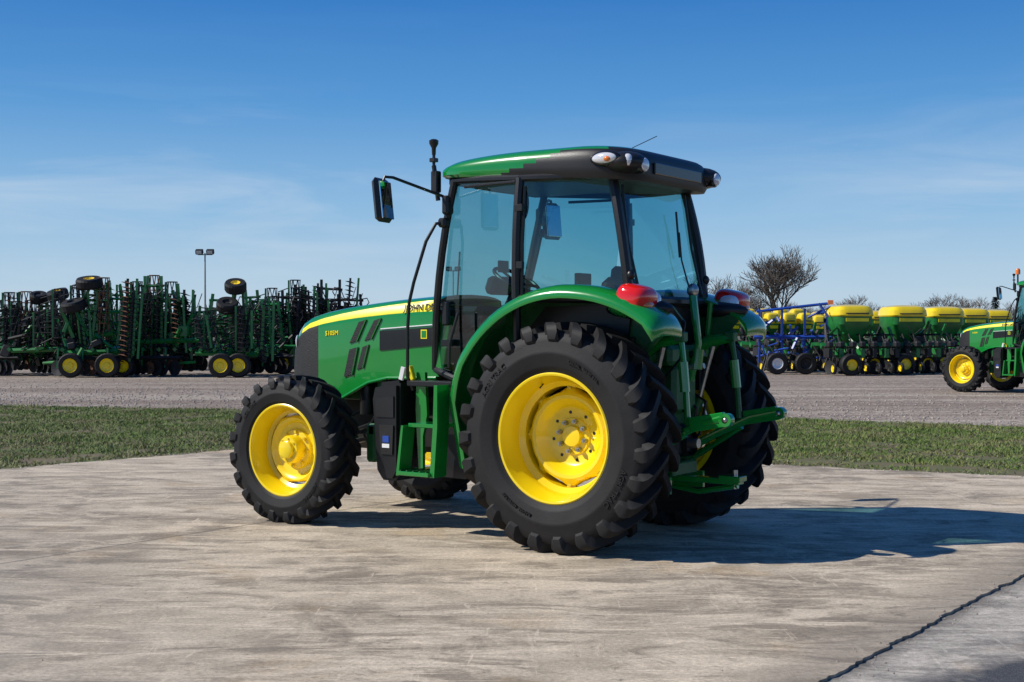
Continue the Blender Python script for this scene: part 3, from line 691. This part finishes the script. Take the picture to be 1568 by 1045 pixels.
def tillage(name,X,Y,wd,seed,H=3.1,rz=0,heavy=1.0,wheels=(),top=(),rust=False,gangs=True):
    rd=random.Random(seed); mb=MB(); u=rd.uniform; G='impl_green'; D='impl_dark'
    for y in(-1.3,-.4,.6,1.4): z=.95+u(-.2,.2); mb.bar((-wd/2+u(0,.4),y,z),(wd/2-u(0,.4),y,z+u(-.08,.08)),.11,G)
    for i in range(5):
        x=-wd/2+wd*(i+.5)/5; mb.bar((x,-1.4,.9),(x,1.5,.98),.11,G)
    for i in range(int(14*heavy)):
        x=u(-wd/2,wd/2); y=u(-1.4,.6); mb.bar((x,y,u(.6,1.4)),(x+u(-.8,.8),y+u(-.3,.3),u(1.2,H-.3)),u(.05,.11),G if rd.random()<.7 else D)
    nf=int(4*heavy)+1
    for i in range(nf):
        x0=-wd/2+wd*(i+u(0,.5))/nf; w=u(.4,.9); y=u(-1.2,.8); h=H*u(.65,1.0); z0=u(.5,1.2)
        mm=G if rd.random()<.6 else D; ln=u(-.25,.25)
        for xx in(x0,x0+w): mb.bar((xx,y,z0),(xx+ln,y,h),.09,mm)
        nk=rd.randint(3,7)
        for k in range(nk):
            z=z0+(h-z0)*(k+.3)/nk; xs_=ln*(z-z0)/(h-z0); mb.bar((x0-.1+xs_,y,z),(x0+w+.1+xs_,y,z+u(-.05,.05)),.06,mm)
            for q in range(3):
                if rd.random()<.25: continue
                xx=x0+w*q/2+xs_; dx=u(.15,.35)*rd.choice((-1,1)); yy=y-u(.1,.3)
                mb.tube([(xx,y,z),(xx+dx,yy,z+.04),(xx+dx*1.3,yy-.05,z-.12),(xx+dx*.8,yy-.05,z-.27)],.02,D,4)
    for i in range(int(4*heavy)+1):
        x=u(-wd/2,wd/2); y=u(-1.5,-.4); z0=u(.5,1.0); h=H*u(.7,1.0); lean=u(-.2,.2)
        mb.bar((x,y,z0),(x+lean,y,h),.07,D); nn=int((h-z0)/.15); mt='rust' if (rust and i==0) else D; R_=u(.15,.26)
        for k in range(nn):
            t=k/nn; disc(mb,(x+lean*t,y,z0+(h-z0)*t),R_,(.25,.1,1),mt)
        mb.bar((x+.3,y,z0),(x+.3+lean,y,h),.07,G)
    for i in range(int(3*heavy)+1):
        x=u(-wd/2,wd/2-.5); y=u(-1.6,.5); z0=u(.6,1.3); h=H*u(.75,1.0); mt='rust' if (rust and i<2) else D
        for q in range(6):
            a=q*1.047; mb.tube([(x+.17*math.cos(a+t*2.2),y+.17*math.sin(a+t*2.2),z0+(h-z0)*t) for t in (0,.25,.5,.75,1)],.02,mt,4)
        for k5 in range(6):
            z=z0+(h-z0)*k5/5; mb.tube([(x+.18*math.cos(a),y+.18*math.sin(a),z) for a in [k*.785 for k in range(9)]],.018,mt,4)
        mb.bar((x-.25,y+.1,z0),(x-.25,y+.1,h),.06,G)
        for k in range(9):
            z=z0+(h-z0)*k/9; mb.bar((x-.25,y+.1,z),(x-.62,y,z-u(.02,.2)),.025,D)
    for i in range(int(8*heavy)):
        x=u(-wd/2,wd/2); y=u(-1.5,1); z=u(1,H-.4); mb.tube([(x,y,z),(x+.15,y-.1,z-.35),(x+.4,y,z-.4),(x+.55,y+.1,z+.1)],.018,D,4)
    for i in range(int(12*heavy)):
        mb.box((u(-wd/2,wd/2),u(-1.5,1),u(.4,1.7)),(u(.1,.4),u(.1,.4),u(.1,.5)),D if rd.random()<.7 else G,rot=(0,u(-30,30),0))
    for row in((-1.5,.9) if gangs else (.9,)):
        x0=-wd/2+u(0,.5); L_=wd*u(.6,.95); nn=int(L_/.2); zc=u(.26,.40); sl=u(-.06,.06)
        for k in range(nn):
            if rd.random()<.12: continue
            disc(mb,(x0+L_*k/nn,row+sl*k,zc),u(.22,.29),(.5,1,0),D if not rust or rd.random()<.6 else 'rust')
        mb.bar((x0,row,.62),(x0+L_,row+sl*nn,.62),.09,D)
        for k in range(int(L_/.8)+1): mb.bar((x0+.8*k,row,.3),(x0+.8*k,row+.1,.95),.05,G)
    for (x,y,z,r) in wheels: wheel_s(mb,(x,y,z),r,.28,.56); mb.bar((x,y+.25,z),(x+.3,y+.3,.95),.10,G)
    for j,(x,y,z,r) in enumerate(top):
        n0=len(mb.v); wheel_s(mb,(0,0,0),r,.32,.42,'z',ym='yellow_paint' if j%2==0 else 'impl_dark')
        R=Euler((math.radians(u(15,32)),math.radians(u(-12,12)),0)).to_matrix()
        for q in range(n0,len(mb.v)): mb.v[q]=tuple(R@Vector(mb.v[q])+Vector((x,y,z)))
        mb.bar((x,y+.1,z-.1),(x+u(-.4,.4),y+.3,z-1.0),.09,G); mb.bar((x+.2,y+.2,z-.15),(x+.3,y+.3,.95),.08,G)
    mb.tube([(-wd/2,-1.2,.5),(-wd/2-.6,-.6,.45)],.05,G,6)
    o=mb.obj(name,None,0); o.location=(X,Y,-.06); o.rotation_euler=(0,0,rz); return o
def wx(u,Z): return (u-784)/2000*Z
Zb=44
tillage('tillage_implement',wx(15,Zb+1.5),Zb+1.5,2.8,11,2.9,.1,1.3,wheels=(),rust=True)
tillage('tillage_implement',wx(82,Zb+1),Zb+1,2.4,13,2.6,-.05,1.2,top=((.35,-.5,2.75,.36),(-.4,-.3,2.65,.3)),gangs=False)
tillage('tillage_implement',wx(158,Zb),Zb,2.4,14,3.3,.05,1.0,wheels=((-.6,-1.7,.40,.40),(.55,-1.6,.40,.40),(.95,-1.2,.36,.36)),top=((-.2,-1.0,3.1,.42),(-.65,-1.2,2.35,.40)),rust=True)
tillage('tillage_implement',wx(262,Zb+1),Zb+1,2.7,22,3.45,-.04,1.6,wheels=(),rust=True)
tillage('tillage_implement',wx(362,Zb),Zb,2.3,28,2.9,.03,.9,wheels=((-.2,-1.7,.40,.40),(.35,-1.6,.40,.40)),top=((.15,-1.0,2.98,.36),(-.1,-1.1,2.35,.36)),gangs=False)
tillage('tillage_implement',wx(440,Zb+3),Zb+3,2.6,33,3.1,.0,1.2,wheels=((.1,-1.4,.38,.38),))
tillage('tillage_implement',wx(500,Zb+4),Zb+4,2.0,37,3.45,.0,1.0,wheels=((-.3,-1.4,.38,.38),))
tillage('tillage_implement',wx(205,Zb+7),Zb+7,5.0,41,3.4,.0,.9)
tillage('tillage_implement',wx(420,Zb+9),Zb+9,5.0,43,2.7,.0,.8)
def hopper(mb,c,w,d,h):
    x,y,z=c
    def rr(W,D,zz,n=28,p=5):
        o=[]
        for k in range(n):
            a=2*math.pi*(k+.5)/n; cs,sn=math.cos(a),math.sin(a); o.append((x+W/2*math.copysign(abs(cs)**(2/p),cs),y+D/2*math.copysign(abs(sn)**(2/p),sn),zz))
        return o
    mb.loft([rr(w*.35,d*.35,z-h),rr(w*.55,d*.55,z-h*.8),rr(w*.96,d*.96,z-h*.28),rr(w*.97,d*.97,z)],'impl_green',True,True,True)
    mb.loft([rr(w*1.0,d*1.0,z+.005),rr(w*1.03,d*1.03,z+.05),rr(w*1.0,d,z+.22),rr(w*.88,d*.88,z+.34),rr(w*.6,d*.6,z+.40),rr(w*.2,d*.2,z+.415)],'yellow_paint',True,True,True)
    mb.tube([(x-w*.3,y-d*.52,z+.1),(x+w*.3,y-d*.52,z+.1)],.02,'impl_dark',6)
    mb.box((x,y-d*.505,z-.12),(w*.6,.02,.12),'decal_yellow')
def planter_mesh(seed,small=False):
    rd=random.Random(seed);u=rd.uniform; mb=MB(); G='impl_green';D='impl_dark'; W=2.6
    if not small: hopper(mb,(0,-.2,2.02),1.38,1.5,1.0)
    else:
        for i in range(4): hopper(mb,(-1.0+.66*i,-.6+u(-.05,.05),1.78),.52,.5,.42)
        for i in range(4): hopper(mb,(-.8+.66*i,.6,1.95),.52,.5,.42)
    for y in(-.9,0,.9): mb.bar((-W/2,y,1.0),(W/2,y,1.0),.15,G)
    for i in range(14):
        x=u(-1.2,1.2); mb.bar((x,u(-1.2,.9),.9),(x+u(-.5,.5),u(-1.2,.9),u(1.3,2.0)),u(.05,.09),G if rd.random()<.7 else D)
    for i in range(7):
        x=-1.2+.4*i; y=-1.3+u(-.1,.1)
        mb.box((x,y,.75),(.16,.45,.32),G if i%2 else D); mb.box((x,y-.15,1.05),(.22,.22,.22),D,ch=.05)
        disc(mb,(x-.05,y-.25,.28),.24,(.9,.35,0),D); wheel_s(mb,(x,y-.5,.24),.20,.09,.6,'x','impl_dark' if i%3 else 'yellow_paint')
        mb.bar((x,y+.2,.95),(x,-.8,1.0),.05,D); mb.tube([(x,y,1.1),(x+.1,-.9,1.4),(x*.4,-.4,1.35)],.025,D,5)
    wheel_s(mb,(-.65,-1.9,.37),.37,.28); wheel_s(mb,(.75,-.6,.37),.37,.28); mb.bar((-.65,-1.7,.4),(-.5,-.9,1.0),.10,G)
    for i in range(12):
        x=u(-1.2,1.2);y=u(-1.4,.9);z=u(.9,1.7); mb.tube([(x,y,z),(x+.2,y-.1,z-.3),(x+.5,y,z-.1)],.02,D,4)
    for i in range(10):
        x=u(-1.2,1.2); mb.box((x,u(-1.2,.8),u(.4,1.3)),(u(.15,.35),u(.2,.4),u(.15,.35)),D)
    return mb.mesh('planter',30)
pm=[planter_mesh(1),planter_mesh(2),planter_mesh(5,True)]
for i,(u_,Z,k,rz) in enumerate(((1296,46,0,.15),(1378,47,1,.12),(1437,49.5,0,.1),(1478,53,1,.1),(1515,57,0,.1),(1238,58,2,.0),(1185,49,2,.2),(1130,52,2,.1),(1420,62,1,.0),(1340,60,0,.1))):
    o=bpy.data.objects.new('planter',pm[k]); S.collection.objects.link(o); o.location=(wx(u_,Z),Z,-.06); o.rotation_euler=(0,0,rz)
mb=MB(); rd=random.Random(3)
for i in range(26):
    x=rd.uniform(-1.3,1.3);z=rd.uniform(.5,2.2); mb.bar((x,rd.uniform(-.6,.6),z),(x+rd.uniform(-.5,.8),rd.uniform(-.6,.6),z+rd.uniform(-.1,.5)),rd.uniform(.04,.08),'blue_paint')
mb.bar((-1.3,0,2.2),(1.4,0,2.5),.07,'blue_paint'); mb.bar((-1.4,0,1.3),(1.4,0,1.3),.10,'blue_paint')
for x in(-1.2,-.4,.4,1.2): mb.bar((x,0,.4),(x,0,2.3),.07,'blue_paint'); mb.tube([(x,0,1.2),(x+.3,-.2,.8),(x+.1,-.3,.1)],.03,'impl_dark',5)
for i in range(12): x=rd.uniform(-1.3,1.3); mb.tube([(x,-.3,1.0),(x+.2,-.5,.6),(x+.05,-.5,.1)],.025,'impl_dark',5)
wheel_s(mb,(.3,-.6,.38),.38,.26,.5,'y','impl_dark'); wheel_s(mb,(-.7,-.6,.38),.38,.26,.5,'y','clear_lens')
mb.box((1.3,0,2.52),(.2,.1,.16),'orange_lens')
o=mb.obj('blue_cultivator',None,0); o.location=(wx(1215,46),46,-.06)
mb=MB(); mb.tube([(0,0,-.1),(0,0,8.9)],[.11,.07],'galv',10); mb.bar((-.7,0,8.75),(.7,0,8.75),.07,'galv')
for x in(-.52,.52): mb.box((x,-.1,9.02),(.72,.4,.46),'impl_dark',rot=(25,0,0),ch=.05); mb.box((x,-.30,8.94),(.5,.03,.3),'clear_lens',rot=(25,0,0)); mb.bar((x,0,8.7),(x,0,8.95),.05,'galv')
fl=mb.mesh('floodlight_pole')
for u_,Z,s_ in ((314,125,1.0),(694,150,.95)):
    o=bpy.data.objects.new('floodlight_pole',fl); S.collection.objects.link(o); o.location=(wx(u_,Z),Z,-.08); o.scale=(s_,)*3
# bare trees
def bare_tree(h,seed,spread=1.0,depth=7,wd=1.0):
    rd=random.Random(seed); mb=MB()
    def br(p,d,l,r,k):
        q=p+d*l*.5+Vector((rd.gauss(0,.05),rd.gauss(0,.05),0))*l; e=q+(d+Vector((rd.gauss(0,.14),rd.gauss(0,.14),.05))).normalized()*l*.5
        mb.tube([p,q,e],[r,r*.85,r*.7],'bark',5 if k>depth-3 else 3,False)
        if k==0: return
        n=3 if rd.random()<.85 else 4
        for i in range(n):
            az=2*math.pi*(i+rd.random()*.6)/n+k*1.3
            ax=Vector((math.cos(az),math.sin(az),rd.gauss(0,.3))).normalized()
            nd_=(d+ax*rd.uniform(.35,.80)*spread+Vector((0,0,.10))).normalized()
            st=e if i<2 else q
            br(st,nd_,l*rd.uniform(.68,.88),max(.014,r*rd.uniform(.50,.66)),k-1)
    br(Vector((0,0,-.1)),Vector((0,0,1)),h*.20,h*.026,depth)
    zmax=max(v[2] for v in mb.v); sc=h/zmax; mb.v=[(x*sc*wd,y*sc*wd,z*sc) for x,y,z in mb.v]
    return mb.mesh('bare_tree',0)
tm=[bare_tree(8.7,3,1.0,7,.88),bare_tree(7.5,9,1.1,6,1.0),bare_tree(7.0,15,1.0,6,1.0)]
for u_,Z,k,sc in ((1182,112,0,1.02),(1083,150,1,1.08),(1112,170,2,1.15),(1135,190,1,1.0),(1060,165,2,1.0),(1150,180,2,1.1),(1215,200,1,.8),(1310,230,1,1.05),(1325,250,2,1.0),(1445,220,1,1.05),(1460,260,2,1.15),(1492,240,1,1.05),(1540,250,2,1.0),(1235,260,2,.9),(1275,280,1,1.0),(1400,280,2,1.1),(540,200,1,.6),(90,210,2,.7)):
    o=bpy.data.objects.new('bare_tree',tm[k]); S.collection.objects.link(o); o.location=(wx(u_,Z),Z,-.08); o.rotation_euler=(0,0,u_*.7); o.scale=(sc,sc,sc)
mb=MB(); rd=random.Random(2); mb.tube([(0,0,-.1),(0,0,7)],[.15,.03],'bark',6)
for i in range(2600):
    z=rd.uniform(.8,7.4); R=1.7*(1-z/7.8)**.8*rd.uniform(.35,1.08)*(1+.25*math.sin(z*5+rd.random())); a=rd.uniform(0,6.28); p=Vector((R*math.cos(a),R*math.sin(a),z-.15*R))
    d=Vector((math.cos(a)*.5,math.sin(a)*.5,rd.uniform(-.2,.3))); s_=Vector((-math.sin(a),math.cos(a),rd.uniform(-.3,.3)))*rd.uniform(.06,.14)
    mb.add([p-s_,p+s_,p+d*rd.uniform(.3,.7)],[(0,1,2)],'pine')
ev=mb.mesh('evergreen_tree',0)
for u_,Z,s_ in ((1524,190,.95),(1512,200,.7)):
    o=bpy.data.objects.new('evergreen_tree',ev); S.collection.objects.link(o); o.location=(wx(u_,Z),Z,-.08); o.scale=(s_*1.1,s_*1.1,s_*.9)
mb=MB(); rd=random.Random(5)
for i in range(20000):
    Z=rd.uniform(300,420); x=rd.uniform(-.5,.5)*Z*1.0; hm_=5.2+2.4*math.sin(x*.045)+1.7*math.sin(x*.17+1)+1.2*math.sin(x*.6); h=max(1.8,hm_)*rd.uniform(.35,1.0)
    z0=h*rd.uniform(0,.6); w=rd.uniform(.12,.5); mb.add([(x-w,Z,z0-.3),(x+w,Z,z0-.3),(x+rd.uniform(-1.0,1.0),Z+rd.uniform(-1,1),h)],[(0,1,2)],'brush' if rd.random()<.85 else 'pine')
mb.obj('distant_treeline',None,0)

# ---------------------------------------------------------------- light / sky / camera
d=Vector((1.18,.12,-1)).normalized(); el=math.asin(-d.z); rot=math.atan2(-d.x,-d.y)
sl=bpy.data.lights.new('sun','SUN'); sl.energy=5.0; sl.angle=math.radians(.5); sl.color=(1,.96,.89)
so=bpy.data.objects.new('sun',sl); S.collection.objects.link(so); so.rotation_euler=d.to_track_quat('-Z','Y').to_euler(); so.location=(-20,-5,20)
w=bpy.data.worlds.new('World'); S.world=w; w.use_nodes=True; nt=w.node_tree; bg=nt.nodes['Background']; L=nt.links.new
sk=nd(nt,'ShaderNodeTexSky',sky_type='NISHITA'); sk.sun_disc=False; sk.sun_elevation=el; sk.sun_rotation=rot; sk.air_density=1.0; sk.dust_density=.3; sk.ozone_density=3.0; sk.altitude=200
tc=nd(nt,'ShaderNodeTexCoord')
sep=nd(nt,'ShaderNodeSeparateXYZ'); L(tc.outputs['Generated'],sep.inputs[0])
rp=nd(nt,'ShaderNodeValToRGB'); L(sep.outputs['Z'],rp.inputs[0]); cr=rp.color_ramp; cr.interpolation='LINEAR'
stops=[(0,(.52,.66,.78)),(.045,(.42,.60,.78)),(.09,(.27,.50,.76)),(.17,(.085,.31,.67)),(.26,(.018,.175,.55)),(.5,(.010,.10,.38)),(1,(.008,.07,.28))]
cr.elements[0].position=0; cr.elements[0].color=(*stops[0][1],1); cr.elements[1].position=1; cr.elements[1].color=(*stops[-1][1],1)
for p_,c_ in stops[1:-1]: e_=cr.elements.new(p_); e_.color=(*c_,1)
grad=mixc(nt,1.0,rp.outputs[0],(10,10,10),'MULTIPLY')
base=mixc(nt,.90,sk.outputs[0],grad)
v=mapping(nt,tc.outputs['Generated'],(1.6,1.0,11),0)
cl=noise(nt,v,2.3,9,.6,.5); cl2=noise(nt,mapping(nt,tc.outputs['Generated'],(1,1,3)),2.0,3,.5)
band=mrange(nt,sep.outputs['Z'],.06,.19,1,.03)
fac=math_(nt,'MULTIPLY',math_(nt,'MULTIPLY',mrange(nt,cl,.45,.72,0,1),mrange(nt,cl2,.38,.60,0,1)),math_(nt,'MULTIPLY',band,.6))
c=mixc(nt,fac,base,(6.8,7.5,8.4)); L(c,bg.inputs[0]); bg.inputs[1].default_value=.10
cam=bpy.data.cameras.new('camera'); co=bpy.data.objects.new('camera',cam); S.collection.objects.link(co); S.camera=co
cam.sensor_width=36; cam.lens=45.9; cam.clip_start=.1; cam.clip_end=6000
co.location=(0,0,1.5); co.rotation_euler=(math.radians(90-.5),0,0)
